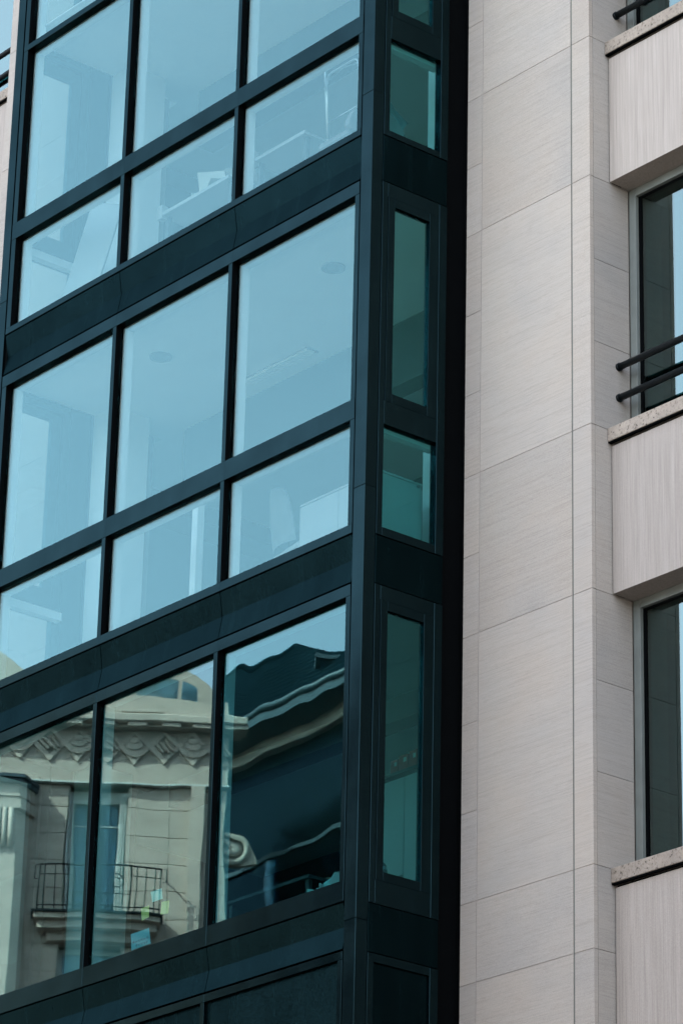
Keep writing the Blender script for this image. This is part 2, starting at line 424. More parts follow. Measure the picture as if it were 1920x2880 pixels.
# mullions, inner linings, panes
random.seed(3)
for r, (z0, z1) in enumerate(PANES):
    for k, (xa, xb) in enumerate(STILES):
        box(BAY, 'mullion', xa, xb, 0.0, 0.082, z0, z1, 'dark_metal', 0.002)
        if k < 3:
            box(BAY, 'gasket', xb, xb+0.004, 0.004, 0.082, z0, z1, 'gasket')
            box(BAY, 'inner_mullion', xa+0.004, xb+0.012, 0.086, 0.19, z0, z1, 'inner_white', 0.002)
    for k in range(3):
        x0 = STILES[k][1]+0.004; x1 = STILES[k+1][0]
        p = box(BAY, 'pane', x0, x1, GY, GY+0.012, z0, z1, ('bay_glass_wavy', 'bay_glass_wavy', 'bay_glass_bent')[k] if r == 0 else 'bay_glass')
        p.rotation_euler = (random.uniform(-1, 1)*0.0006, 0, random.uniform(-1, 1)*0.0006)
        box(BAY, 'inner_head', x0, x1, 0.087, 0.185, z1-0.006, z1+0.05, 'inner_white')
# blind panels under the bottom windows
for k, (xa, xb) in enumerate(STILES):
    box(BAY, 'mullion', xa, xb, 0.0, 0.082, 5.6, 9.113, 'dark_metal', 0.002)
for k in range(3):
    box(BAY, 'blind_panel', STILES[k][1], STILES[k+1][0], 0.03, 0.05, 5.6, 9.113, 'spandrel_metal')
box(BAY, 'parapet', -5.31, -0.152, 0.0, 0.1, 21.002, 21.6, 'dark_metal')
box(BAY, 'bay_roof', -5.40, -0.05, 0.1, 1.05, 21.3, 21.5, 'roofing')
box(BAY, 'bay_soffit', -5.42, -0.03, 0.1, 1.05, 5.4, 5.6, 'dark_metal')
box(BAY, 'blind_lining', -5.3, -0.15, 0.09, 0.11, 5.6, 9.15, 'gasket')

# side returns: right (s=1, outer face at X=0) and left (s=-1, outer face at X=XL)
RET_LOW = [(12.671, 13.573), (16.262, 17.147)]
RET_TALL = [(9.75, 12.05, 9.824, 11.973), (13.78, 15.64, 13.858, 15.562), (17.365, 19.33, 17.44, 19.20), (19.40, 20.9, 19.47, 20.8)]
RET_SPAN = [(9.173, 9.555), (12.18, 12.59), (15.775, 16.20)]
def side_return(xo, s):
    X = lambda a: xo-s*a          # a = depth behind the outer face
    def b(name, a0, a1, y0, y1, z0, z1, mat, bev=0.0, par=BAY):
        return box(par, name, min(X(a0), X(a1)), max(X(a0), X(a1)), y0, y1, z0, z1, mat, bev)
    b('post_gap', 0.012, 0.08, 0.1185, 0.1265, 5.6, 21.6, 'gasket')
    for ya, yb in ((0.127, 0.186), (0.748, 0.832)):
        for z0, z1 in ((5.6, 9.165), (9.56, 12.172), (12.598, 15.766), (16.208, 21.6)):
            b('side_stile', 0.0, 0.08, ya, yb, z0, z1, 'dark_metal', 0.002)
    for z0, z1 in RET_SPAN:
        b('side_spandrel', 0.004, 0.05, 0.128, 0.831, z0, z1, 'spandrel_metal', 0.002)
    b('side_backing', 0.052, 0.075, 0.127, 0.832, 9.15, 9.58, 'gasket'); b('side_backing', 0.052, 0.075, 0.127, 0.832, 12.16, 12.61, 'gasket'); b('side_backing', 0.052, 0.075, 0.127, 0.832, 15.75, 16.22, 'gasket')
    b('side_blind_panel', 0.02, 0.05, 0.186, 0.748, 5.6, 9.10, 'spandrel_metal')
    b('side_rail', 0.001, 0.07, 0.186, 0.748, 9.10, 9.165, 'dark_metal')
    # horizontal rails between the windows
    for z0, z1 in ((9.56, 9.75), (12.05, 12.172), (12.598, 12.671), (13.573, 13.78), (15.64, 15.766), (16.208, 16.262), (17.147, 17.365), (19.33, 19.40), (20.9, 21.6)):
        b('side_rail', 0.001, 0.08, 0.186, 0.748, z0, z1, 'dark_metal', 0.002)
    for z0, z1 in RET_LOW:
        wn = bpy.data.objects.new('side_window', None); col.objects.link(wn); wn.parent = BAY
        b('pane', 0.035, 0.047, 0.186, 0.748, z0, z1, 'side_glass' if s > 0 else 'bay_glass', par=wn)
        b('inner_frame', 0.085, 0.12, 0.15, 0.20, z0, z1, 'inner_white', par=wn)
        b('inner_frame', 0.085, 0.16, 0.200, 0.80, z1-0.03, z1+0.05, 'inner_white', par=wn)
    for a0, a1, g0, g1 in RET_TALL:
        wn = bpy.data.objects.new('side_casement', None); col.objects.link(wn); wn.parent = BAY
        ya, yb = 0.192, 0.745
        b('frame', -0.001, 0.06, ya, 0.262, a0, a1, 'dark_metal', 0.001, wn)
        b('frame', -0.001, 0.06, 0.642, yb, a0, a1, 'dark_metal', 0.001, wn)
        b('frame', -0.0005, 0.06, 0.262, 0.642, a0, g0, 'dark_metal', 0.001, wn)
        b('frame', -0.0005, 0.06, 0.262, 0.642, g1, a1, 'dark_metal', 0.001, wn)
        b('pane', 0.022, 0.034, 0.262, 0.642, g0, g1, 'side_glass' if s > 0 else 'bay_glass', par=wn)
    # dark recess between the return and the stone
    b('recess_panel', 0.05, 0.09, 0.838, 1.052, 5.6, 21.6, 'gasket')
    b('recess_panel', 0.0015, 0.09, 1.0535, 1.075, 5.6, 21.6, 'gasket')
side_return(0.0, 1)
side_return(XL, -1)

# rooms: floors, ceilings, bulkheads, linings
FLOORS = [(9.19, 9.56), (12.15, 12.60), (15.72, 16.20), (19.42, 19.6)]
for k, (z0, z1) in enumerate(FLOORS):
    yb = 0.20 if k < 3 else 0.30
    box(BAY, 'floor_slab', -6.7, 0.25, 1.9, 4.5, z0+0.02, z1-0.02, 'ceiling_white')
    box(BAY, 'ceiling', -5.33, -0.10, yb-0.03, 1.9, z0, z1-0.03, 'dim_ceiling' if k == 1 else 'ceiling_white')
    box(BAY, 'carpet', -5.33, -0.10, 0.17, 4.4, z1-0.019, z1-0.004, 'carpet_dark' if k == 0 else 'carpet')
for z0, z1 in ((9.56, 12.15), (12.6, 15.72), (16.2, 19.42)):
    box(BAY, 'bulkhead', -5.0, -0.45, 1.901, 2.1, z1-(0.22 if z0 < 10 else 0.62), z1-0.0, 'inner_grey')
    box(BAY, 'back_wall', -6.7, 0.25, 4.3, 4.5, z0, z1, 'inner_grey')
    for xa, xb in ((-0.545, -0.10), (-5.33, -5.02)):
        box(BAY, 'inner_pier', xa, xb, 1.07, 1.5, z0, z1-0.002, 'inner_white', 0.004)
box(BAY, 'top_ceiling', -5.33, -0.1, 0.2, 4.4, 21.0, 21.2, 'ceiling_white')


# ------------------------------------------------------------------ things in the rooms
def tilt_box(parent, name, size, loc, rot, mat, bev=0.0):
    o = link(name, box_mesh(*size, mat, bev), mat, parent, loc); o.rotation_euler = rot; return o
def disc(parent, name, c, r, h, mat, seg=20):
    return tube(parent, name, [(c[0], c[1], c[2]), (c[0], c[1], c[2]+h)], r, mat, seg)

def desk(label, x0, x1, y0, y1, zf, zt):
    t = thing('desk', label, 'desk', (x0, y0, zf), group='desks along the upper windows')
    L, W, Hh = x1-x0, y1-y0, zt-zf
    box(t, 'desk_top', 0, L, 0, W, Hh-0.028, Hh, 'desk_white', 0.004)
    box(t, 'edge_strip', 0.0, L, -0.012, 0.0, Hh-0.03, Hh+0.002, 'desk_white')
    for x in (0.03, L-0.07):
        for y in (0.04, W-0.08):
            box(t, 'leg', x, x+0.04, y, y+0.04, 0, Hh-0.028, 'desk_under')
    box(t, 'clamp', -0.02, 0.05, -0.02, 0.05, Hh-0.06, Hh+0.08, 'desk_white', 0.004)
    return t
desk('white desk behind the lower pane nearest the corner post, top floor', -2.01, -1.27, 0.30, 0.95, 16.185, 16.83)
desk('white desk heaped with papers behind the middle lower pane, top floor', -3.35, -2.33, 0.30, 0.95, 16.185, 16.82)
def sheet(name, label, loc, size, rot, mat='paper', cat='paper', group=None):
    o = link(name, box_mesh(*size, mat), mat, None, loc); o.rotation_euler = rot
    return tag(o, label, cat, group)
random.seed(11)
for k in range(5):
    sheet('paper_sheet', ('white paper lying flat, lowest in the heap on the top floor desk', 'white paper second from the bottom of the desk heap, top floor', 'white paper in the middle of the desk heap, top floor', 'white paper second from the top of the desk heap, top floor', 'white paper at the very top of the desk heap, top floor')[k], (-2.85+0.11*k-0.2*(k % 2), 0.46+0.05*(k % 3), 16.836+0.022*k), (0.30, 0.21, 0.002),
          (random.uniform(-0.35, 0.35), random.uniform(-0.2, 0.2), random.uniform(-1, 1)), group='papers heaped on the top floor desk')
sheet('open_folder', 'pale open folder standing on the heap of papers, top floor', (-2.74, 0.42, 16.95), (0.34, 0.012, 0.20), (0.5, 0.25, 0.2), cat='folder')

# chrome wire chair behind the corner pane
wc = thing('wire_chair', 'tall chrome tube chair seen through the top corner pane', 'chair', (-0.85, 0.45, 16.185))
def loop(x0, x1, z0, z1, y0, y1, r=0.07):
    pts = [(x0, y0, z0)]
    for a in range(0, 100, 15):
        t = R_(min(a, 90)); pts.append((x0+r-r*math.cos(t), y1, z1-r+r*math.sin(t)))
    for a in range(0, 100, 15):
        t = R_(min(a, 90)); pts.append((x1-r+r*math.sin(t), y1, z1-r+r*math.cos(t)))
    pts.append((x1, y0, z0)); return pts
tube(wc, 'back_frame', loop(-0.20, 0.22, 0.42, 1.12, -0.07, -0.10), 0.010, 'chrome')
tube(wc, 'back_frame', loop(-0.22, 0.24, 0.0, 1.21, -0.02, -0.11), 0.010, 'chrome')
tube(wc, 'cross_bar', [(-0.20, -0.08, 0.655), (0.22, -0.08, 0.655)], 0.007, 'chrome')
tube(wc, 'cross_bar', [(-0.20, -0.08, 1.08), (0.0, -0.09, 1.11), (0.22, -0.08, 1.08)], 0.006, 'chrome')
for sx in (-0.20, 0.22):
    tube(wc, 'leg', [(sx, 0.30, 0.0), (sx, 0.33, 0.44), (sx, -0.07, 0.46)], 0.010, 'chrome')
box(wc, 'seat', -0.20, 0.22, -0.06, 0.34, 0.45, 0.475, 'grey_fabric', 0.006)

# round-backed chair with a cloth, seen through the side window
rc = thing('round_chair', 'grey round-backed chair seen through the top side window', 'chair', (-0.50, 0.46, 16.185))
pts = [(-0.30, 0.28)] + [(0.33*math.sin(R_(a)), 0.28+0.33*math.cos(R_(a))) for a in range(-85, 90, 10)] + [(0.32, 0.28)]
bmo = prism(rc, 'backrest', [(p[0]+0.0, p[1]) for p in pts], 'X', -0.03, 0.03, 'grey_fabric')
box(rc, 'seat', -0.46, -0.03, -0.27, 0.27, 0.26, 0.34, 'grey_fabric', 0.02)
for x in (-0.42, -0.08):
    for y in (-0.22, 0.22): tube(rc, 'leg', [(x, y, 0), (x, y, 0.27)], 0.014, 'chrome')
bm = bmesh.new()
for i in range(7):
    for j in range(7):
        y = 0.02+0.30*i/6; x = -0.07+0.12*j/6
        zz = 0.605-0.9*(y-0.05)**2*(1+0.3*math.sin(j))+0.10*math.exp(-((y-0.13)/0.07)**2)*(0.7+0.3*math.sin(i*1.7+j))
        bm.verts.new((x, y, zz))
bm.verts.ensure_lookup_table()
for i in range(6):
    for j in range(6): bm.faces.new([bm.verts[q] for q in (i*7+j, i*7+j+1, i*7+j+8, i*7+j+7)])
c = from_bm('scarf', bm, 'blue_cloth', None, (-0.50, 0.46, 16.185), True)
tag(c, 'crumpled blue cloth lying over the grey round chair back', 'cloth')

# leaning boards, top floor left
b1 = sheet('board', 'white board leaning behind the lower left pane, top floor', (-4.78, 0.52, 16.88), (0.46, 0.02, 1.32), (0, 0.38, 0.12), 'desk_white', 'board')

# mid floor: low cabinet, chair, post, ceiling fittings
cb = thing('cabinet', 'low white cabinet in the glazed corner of the middle floor', 'cabinet', (-1.26, 0.35, 12.582))
box(cb, 'carcass', 0, 1.01, 0.012, 0.46, 0.02, 0.70, 'desk_white', 0.003)
box(cb, 'top_panel', -0.005, 1.015, 0.005, 0.465, 0.702, 0.722, 'desk_white', 0.003)
for x in (0.005, 0.507): box(cb, 'door', x, x+0.498, 0.0, 0.011, 0.03, 0.69, 'desk_white', 0.002)
box(cb, 'end_panel', 1.011, 1.024, 0.02, 0.455, 0.03, 0.66, 'desk_white', 0.002)
tube(cb, 'lock', [(1.024, 0.41, 0.68), (1.034, 0.41, 0.68)], 0.014, 'grey_fabric', 10)
def office_chair(name, label, loc, rz, mat):
    t = thing(name, label, 'chair', loc, rz)
    bm = bmesh.new(); N = 6; rows = []
    for i in range(N+1):
        for j in range(N+1):
            u = j/N-0.5; v = i/N
            wdt = 0.40*(1-0.35*v**3)
            bm.verts.new((u*wdt, 0.22-0.10*(1-4*u*u)*0+0.06*(1-(2*u)**2)+0.08*v, 0.50+0.50*v*(1-0.06*(2*u)**2)))
    bm.verts.ensure_lookup_table()
    for i in range(N):
        for j in range(N): bm.faces.new([bm.verts[q] for q in (i*(N+1)+j, i*(N+1)+j+1, (i+1)*(N+1)+j+1, (i+1)*(N+1)+j)])
    bmesh.ops.solidify(bm, geom=bm.faces[:], thickness=0.03)
    from_bm('backrest', bm, mat, t, smooth=True)
    box(t, 'seat', -0.22, 0.22, -0.22, 0.22, 0.42, 0.49, mat, 0.02)
    tube(t, 'post', [(0, 0, 0.08), (0, 0, 0.42)], 0.025, 'chrome', 10)
    for a in range(5):
        an = R_(72*a+18); tube(t, 'foot', [(0, 0, 0.09), (0.28*math.cos(an), 0.28*math.sin(an), 0.05)], 0.016, 'chrome', 8)
        tube(t, 'castor', [(0.28*math.cos(an)-0.012, 0.28*math.sin(an), 0.028), (0.28*math.cos(an)+0.012, 0.28*math.sin(an), 0.028)], 0.027, 'gasket', 10)
    return t
office_chair('office_chair', 'white-backed chair beside the low cabinet, middle floor', (-1.60, 0.72, 12.582), R_(170), 'desk_white')
p_ = box(None, 'room_post', -3.35, -3.27, 0.80, 0.88, 12.582, 14.10, 'inner_white', 0.004)
tag(p_, 'slim white post standing behind the lower middle pane of the middle floor', 'post')
for x, y, lb in ((-3.86, 0.75, 'round recessed ceiling light behind the centre pane of the middle floor'), (-1.42, 0.77, 'round recessed ceiling light behind the corner pane of the middle floor')):
    dl = thing('ceiling_light', lb, 'ceiling light', (x, y, 15.66), group='recessed lights in the middle floor ceiling')
    bm = bmesh.new(); n_ = 24; a_ = []
    for r, z in ((0.105, 0.058), (0.105, 0.045), (0.075, 0.048), (0.070, 0.058)):
        a_.append([bm.verts.new((r*math.cos(2*math.pi*k/n_), r*math.sin(2*math.pi*k/n_), z)) for k in range(n_)])
    for q in range(3):
        for k in range(n_): bm.faces.new((a_[q][k], a_[q][(k+1) % n_], a_[q+1][(k+1) % n_], a_[q+1][k]))
    from_bm('ring', bm, 'desk_white', dl)
    disc(dl, 'lens', (0, 0, 0.050), 0.069, 0.006, 'lamp_off', 24)
gr = thing('ceiling_grille', 'long slotted air grille in the middle floor ceiling', 'grille', (-3.75, 1.60, 15.69))
box(gr, 'frame', 0, 0.95, 0, 0.14, 0.018, 0.029, 'lamp_off')
for k in range(5): box(gr, 'slat', 0.01, 0.94, 0.010+0.027*k, 0.022+0.027*k, 0.0, 0.0175, 'ceiling_white')

# bottom floor: cupboard, binders, desk, person, papers, notes
cp = thing('tall_cupboard', 'tall white cupboard against the back of the bottom floor room', 'cupboard', (-2.35, 2.0, 9.542))
box(cp, 'carcass', 0, 1.1, 0.015, 0.45, 0, 1.92, 'desk_white', 0.003)
for k in range(2): box(cp, 'door', 0.004+0.55*k, 0.546+0.55*k, 0.0, 0.0145, 0.04, 1.90, 'desk_white', 0.002)
for k, (x0, x1, h) in enumerate(((-2.23, -2.13, 0.13), (-2.12, -2.0, 0.15), (-1.985, -1.88, 0.16))):
    bi = thing('binder', ('red box file on the high shelf, leftmost of three', 'red box file on the high shelf, middle one of three', 'red box file on the high shelf, rightmost of three')[k], 'box file', (x0, 2.20, 11.612), group='box files on the shelf')
    box(bi, 'case', 0, x1-x0, 0, 0.26, 0, h, 'red_binder', 0.003)
    box(bi, 'spine_label', (x1-x0)*0.55, (x1-x0)*0.85, -0.002, 0.0, h*0.55, h*0.8, 'paper')
ws = thing('wall_shelf', 'dark high shelf above the tall cupboard, bottom floor', 'shelf', (-2.35, 2.16, 11.56))
box(ws, 'board', 0, 1.1, 0, 0.34, 0.02, 0.05, 'desk_under', 0.003)
for x in (0.05, 1.0): box(ws, 'bracket', x, x+0.03, 0.02, 0.32, -0.08, 0.0195, 'desk_under')
d3 = thing('work_desk', 'dark topped desk behind the bottom floor corner window', 'desk', (-2.65, 0.78, 9.542))
box(d3, 'desk_top', 0, 1.1, 0, 0.46, 0.70, 0.73, 'desk_under', 0.003)
for x in (0.03, 1.03):
    for y in (0.03, 0.39): box(d3, 'leg', x, x+0.04, y, y+0.04, 0, 0.70, 'desk_under')

# seated person in a plaid shirt, facing the front window
pe = thing('person', 'person in a plaid shirt sitting just inside the bottom side window', 'person', (-1.75, 1.52, 9.542))
V = [(0, 0.02, 0.50, .15), (0, 0.04, 0.72, .145), (0, 0.03, 0.92, .155), (0, 0.02, 1.05, .085), (0, 0.0, 1.13, .052), (0, -0.015, 1.20, .075), (0, -0.01, 1.29, .088), (0, 0.005, 1.36, .07)]
E_ = [(i, i+1) for i in range(7)]
def limb(base, pts):
    last = base
    for p in pts: V.append(p); E_.append((last, len(V)-1)); last = len(V)-1
for s in (-1, 1):
    limb(2, [(0.13*s, 0.03, 0.985, .075), (0.195*s, 0.03, 0.965, .062), (0.235*s, 0.0, 0.72, .044), (0.19*s, -0.24, 0.76, .034), (0.16*s, -0.33, 0.77, .026), (0.15*s, -0.40, 0.765, .030)])
    h = len(V)-1
    for q, (dx, L) in enumerate(((-0.026, .075), (-0.009, .085), (0.009, .08), (0.026, .065))):
        limb(h, [(0.15*s+dx*s, -0.435, 0.765, .009), (0.15*s+dx*s, -0.435-L*0.5, 0.758, .0085), (0.15*s+dx*s, -0.435-L, 0.748, .007)])
    limb(h, [(0.115*s, -0.40, 0.76, .011), (0.10*s, -0.44, 0.755, .009)])
    limb(0, [(0.10*s, -0.02, 0.48, .10), (0.13*s, -0.42, 0.50, .068), (0.13*s, -0.44, 0.10, .045), (0.13*s, -0.46, 0.05, .04), (0.13*s, -0.60, 0.035, .035)])
me = bpy.data.meshes.new('body'); me.from_pydata([v[:3] for v in V], E_, [])
tmp = bpy.data.objects.new('body_skeleton', me); col.objects.link(tmp)
sk = tmp.modifiers.new('skin', 'SKIN'); sk.use_smooth_shade = True
lay = me.skin_vertices[0] if me.skin_vertices else None
if lay is None:
    bm = bmesh.new(); bm.from_mesh(me); bm.verts.layers.skin.verify(); bm.to_mesh(me); bm.free(); lay = me.skin_vertices[0]
for i, v in enumerate(V):
    lay.data[i].radius = (v[3], v[3]*(0.72 if i in (0, 1, 2) else 1.0)); lay.data[i].use_root = (i == 0)
su = tmp.modifiers.new('sub', 'SUBSURF'); su.levels = 2; su.render_levels = 2
dg = bpy.context.evaluated_depsgraph_get()
bme = bpy.data.meshes.new_from_object(tmp.evaluated_get(dg))
bpy.data.objects.remove(tmp)
bme.materials.clear()
for mn in ('plaid_shirt', 'skin', 'trousers'): bme.materials.append(MATS[mn])
for p in bme.polygons:
    c_ = p.center
    p.material_index = 1 if (c_.z > 1.10 or (c_.y < -0.33 and c_.z > 0.6)) else (2 if c_.z < 0.56 else 0)
    p.use_smooth = True
bo = link('body', bme, None, pe)
bm = bmesh.new(); bmesh.ops.create_uvsphere(bm, u_segments=16, v_segments=10, radius=0.112)
for v in bm.verts:
    v.co.y = v.co.y*1.1+0.02; v.co.z = v.co.z*1.08+1.315
    if v.co.y < -0.05 and v.co.z < 1.36: v.co.y = -0.05+(v.co.y+0.05)*0.3
    if v.co.z < 1.25: v.co.z = 1.25+(v.co.z-1.25)*0.4
from_bm('hair', bm, 'hair', pe, smooth=True)
bm = bmesh.new(); bmesh.ops.create_cone(bm, cap_ends=True, segments=6, radius1=0.016, radius2=0.006, depth=0.035)
bmesh.ops.rotate(bm, verts=bm.verts, matrix=Matrix.Rotation(R_(70), 3, 'X')); bmesh.ops.translate(bm, verts=bm.verts, vec=(0, -0.105, 1.255))
from_bm('nose', bm, 'skin', pe)
for s in (-1, 1):
    for nm, rr, cc, mt in (('eye', 0.012, (0.032*s, -0.088, 1.285), 'hair'), ('ear', 0.026, (0.092*s, 0.0, 1.27), 'skin')):
        bm = bmesh.new(); bmesh.ops.create_uvsphere(bm, u_segments=8, v_segments=6, radius=rr); bmesh.ops.translate(bm, verts=bm.verts, vec=cc)
        from_bm(nm, bm, mt, pe, smooth=True)
bm = bmesh.new(); bmesh.ops.create_cube(bm, size=1); bmesh.ops.scale(bm, vec=(0.045, 0.008, 0.008), verts=bm.verts); bmesh.ops.translate(bm, verts=bm.verts, vec=(0, -0.085, 1.215))
from_bm('mouth', bm, 'red_binder', pe)
office_chair('desk_chair', 'dark desk chair under the person in plaid', (-1.75, 1.54, 9.542), 0, 'grey_fabric')

# papers and bags heaped on the sill behind the bottom corner pane
random.seed(5)
for k in range(7):
    x = -0.86+0.066*k
    o = sheet('envelope', '%s envelope, %s from the left in the heap on the bottom corner sill' % (('white', 'teal', 'cream')[k % 3], ('first', 'second', 'third', 'fourth', 'fifth', 'sixth', 'seventh')[k]), (x, 0.20+0.03*(k % 3), 9.765+0.015*k), (0.12, 0.012, 0.10+0.035*(k % 3)),
              (random.uniform(-0.5, 0.5), random.uniform(-0.5, 0.5), random.uniform(-0.6, 0.6)), ('paper', 'teal_note', 'paper')[k % 3], 'envelope', 'envelopes heaped on the bottom sill')
box(BAY, 'inner_sill', -5.2, -0.2, 0.09, 0.32, 9.66, 9.72, 'inner_white')

def note(label, pts, mat, cat='sticky note', group=None):
    """a paper square stuck to the inside of the glass; pts = four (x, z) corners"""
    bm = bmesh.new()
    y0, y1 = GY+0.0145, GY+0.0152
    cx = sum(p[0] for p in pts)/4; cz = sum(p[1] for p in pts)/4
    A = [bm.verts.new((p[0]-cx, y0-(y0), p[1]-cz)) for p in pts]; B = [bm.verts.new((p[0]-cx, y1-y0, p[1]-cz)) for p in pts]
    bm.faces.new(A); bm.faces.new(B[::-1])
    for i in range(4): bm.faces.new((A[i], A[(i+1) % 4], B[(i+1) % 4], B[i]))
    o = from_bm('sticky_note', bm, mat, None, (cx, y0, cz)); return tag(o, label, cat, group)
note('small teal sticky note, highest of the four on the bottom pane', [(-2.713, 10.223), (-2.564, 10.222), (-2.545, 10.129), (-2.685, 10.130)], 'teal_note', group='notes stuck to the bottom pane')
note('yellow sticky note on the bottom pane, left of the other yellow one', [(-2.837, 10.108), (-2.728, 10.113), (-2.721, 10.012), (-2.817, 10.001)], 'yellow_note', group='notes stuck to the bottom pane')
note('yellow sticky note on the bottom pane, right of the other yellow one', [(-2.556, 10.103), (-2.450, 10.094), (-2.460, 9.987), (-2.563, 9.999)], 'yellow_note', group='notes stuck to the bottom pane')
nb = note('large blue handwritten note at the foot of the bottom pane', [(-2.962, 9.917), (-2.714, 9.918), (-2.680, 9.78), (-2.942, 9.775)], 'blue_note', group='notes stuck to the bottom pane')
bm = bmesh.new(); random.seed(21)
for row, (xs, xe, z) in enumerate(((-0.10, 0.11, -0.010), (-0.06, 0.09, -0.045))):
    x = xs
    while x < xe:
        L = random.uniform(0.018, 0.035); pts = []
        for q in range(7): pts.append((x+L*q/6, -0.0012, z+0.010*math.sin(q*2.1+row)+random.uniform(-0.004, 0.004)))
        tube_bm(bm, pts, 0.0011, 4); x += L+0.012
from_bm('handwriting', bm, 'ink', nb)

# ------------------------------------------------------------------ the corner building across the street
CB = thing('corner_building', 'ornate cream stone corner building with balcony mirrored in the bottom panes', 'building', (-31.10, -19.98, 0), R_(-54.335))
DL, DR, DB, DT = -0.95, 0.16, 20.27, 22.77         # french window opening
UL, UR = -1.60, 1.98
box(CB, 'wall', UL-1.6, DL, -6, -0.36, 0, 24.0, 'limestone'); box(CB, 'wall', DR, UR, -6, -0.36, 0, 24.0, 'limestone')
box(CB, 'wall', DL, DR, -6, -0.36, 0, 17.2, 'limestone'); box(CB, 'wall', DL, DR, -6, -0.36, DT, 24.0, 'limestone'); box(CB, 'wall', DL, DR, -6, -0.36, 19.74, DB, 'limestone')
box(CB, 'wall', DL, DR, -6, -2.6, 17.2, 22.77, 'inner_grey')
box(CB, 'wall', UL, UR, -0.355, -0.012, 0, 17.15, 'limestone')
zc = [17.16+0.5245*k for k in range(12)]
random.seed(2)
for k in range(len(zc)-1):
    z0, z1 = zc[k]+0.004, min(zc[k+1], 22.83)-0.004
    if z0 > 22.8: break
    cuts = [UL, UL+0.65*(0.5 if k % 2 else 1.0), DL] if k % 2 == 0 else [UL, DL]
    lo_open = (17.2 < (z0+z1)/2 < 19.74) or (DB < (z0+z1)/2 < DT)
    segs = [(UL, DL)] + ([] if lo_open else [(DL, DR)]) + [(DR, 0.97), (0.97, UR-0.0)] if True else []
    for q, (a, b) in enumerate(segs):
        box(CB, 'ashlar_block', a+0.003, b-0.003, -0.35, 0.0 if q < len(segs)-1 else -0.003, z0, z1, 'limestone', 0.006)
# french window
fw_ = bpy.data.objects.new('french_window', None); col.objects.link(fw_); fw_.parent = CB
arch = lambda x0, x1, z0, z1, r: [(x0, z0), (x1, z0), (x1, z1-r)] + [(x1-r+r*math.cos(R_(a)), z1-r+r*math.sin(R_(a))) for a in range(15, 91, 15)] + [(x0+r-r*math.sin(R_(a)), z1-r+r*math.cos(R_(a))) for a in range(0, 91, 15)]
prism(fw_, 'pane', arch(-0.79, -0.01, 20.3, 22.53, 0.12), 'Y', -0.30, -0.29, 'far_glass')
box(fw_, 'frame', -0.95, -0.80, -0.33, -0.22, DB, DT, 'white_paint'); box(fw_, 'frame', 0.0, 0.16, -0.33, -0.22, DB, DT, 'white_paint')
box(fw_, 'frame', -0.80, 0.0, -0.33, -0.22, 22.54, DT, 'white_paint')
box(fw_, 'transom', -0.80, 0.0, -0.285, -0.26, 22.085, 22.115, 'white_paint'); box(fw_, 'meeting_stile', -0.425, -0.375, -0.285, -0.255, 20.3, 22.085, 'white_paint')
for x0, x1 in ((-0.78, -0.60), (-0.22, -0.02)):
    n_ = 9; pts = [(x0+(x1-x0)*i/n_, -0.42+0.03*(i % 2)) for i in range(n_+1)]
    prism(fw_, 'curtain', pts+[(p[0], p[1]-0.012) for p in reversed(pts)], 'Z', 20.3, 22.5, 'curtain')
for k in range(3): box(fw_, 'shutter', 0.02+0.045*k, 0.045+0.045*k, -0.20, -0.05, DB, 22.70, 'white_paint', 0.004)
box(fw_, 'shutter', -0.93, -0.90, -0.20, -0.05, DB, 22.70, 'white_paint', 0.004)
lw = bpy.data.objects.new('lower_window', None); col.objects.link(lw); lw.parent = CB
box(lw, 'pane', DL+0.1, DR-0.1, -0.33, -0.32, 17.2, 19.66, 'far_glass'); box(lw, 'frame', DL, DL+0.1, -0.35, -0.25, 17.2, 19.74, 'white_paint')
box(lw, 'frame', DR-0.1, DR, -0.35, -0.25, 17.2, 19.74, 'white_paint'); box(lw, 'frame', DL+0.1, DR-0.1, -0.35, -0.25, 19.66, 19.74, 'white_paint')
# balcony
bl = bpy.data.objects.new('balcony', None); col.objects.link(bl); bl.parent = CB
def bow(u0, u1, wd, n_=16, mid=0.14): return [(u0+(u1-u0)*i/n_, wd+mid*math.sin(math.pi*i/n_)) for i in range(n_+1)]
BU0, BU1 = -1.42, 0.86
prism(bl, 'slab', [(BU0, 0.001)]+bow(BU0, BU1, 0.48)+[(BU1, 0.001)], 'Z', 20.13, 20.225, 'limestone')
prism(bl, 'edge_moulding', [(BU0-0.05, 0.001)]+bow(BU0-0.05, BU1+0.05, 0.54)+[(BU1+0.05, 0.001)], 'Z', 20.226, 20.262, 'black_paint')
prism(bl, 'corbel', [(BU0+0.06, 0.001)]+bow(BU0+0.06, BU1-0.06, 0.34)+[(BU1-0.06, 0.001)], 'Z', 19.98, 20.129, 'limestone')
prism(bl, 'corbel', [(BU0+0.22, 0.001)]+bow(BU0+0.22, BU1-0.22, 0.16, mid=0.08)+[(BU1-0.22, 0.001)], 'Z', 19.80, 19.979, 'limestone')
rl = bow(BU0+0.05, BU1-0.02, 0.46, 22)
def rail(name, z, r=0.014): tube(bl, name, [(BU0+0.05, 0.02, z)]+[(p[0], p[1], z) for p in rl]+[(BU1-0.02, 0.02, z)], r, 'black_paint', 6)
rail('top_rail', 21.115, 0.017); rail('bottom_rail', 20.36)
for k, p in enumerate(rl):
    if k in (0, 1, 3, 5, 6, 16, 17, 19, 21, 22): tube(bl, 'baluster', [(p[0], p[1], 20.262), (p[0], p[1], 21.115)], 0.012, 'black_paint', 6)
    elif k in (8, 10, 12, 14): tube(bl, 'baluster', [(p[0], p[1], 20.262), (p[0], p[1], 20.60)], 0.010, 'black_paint', 6)
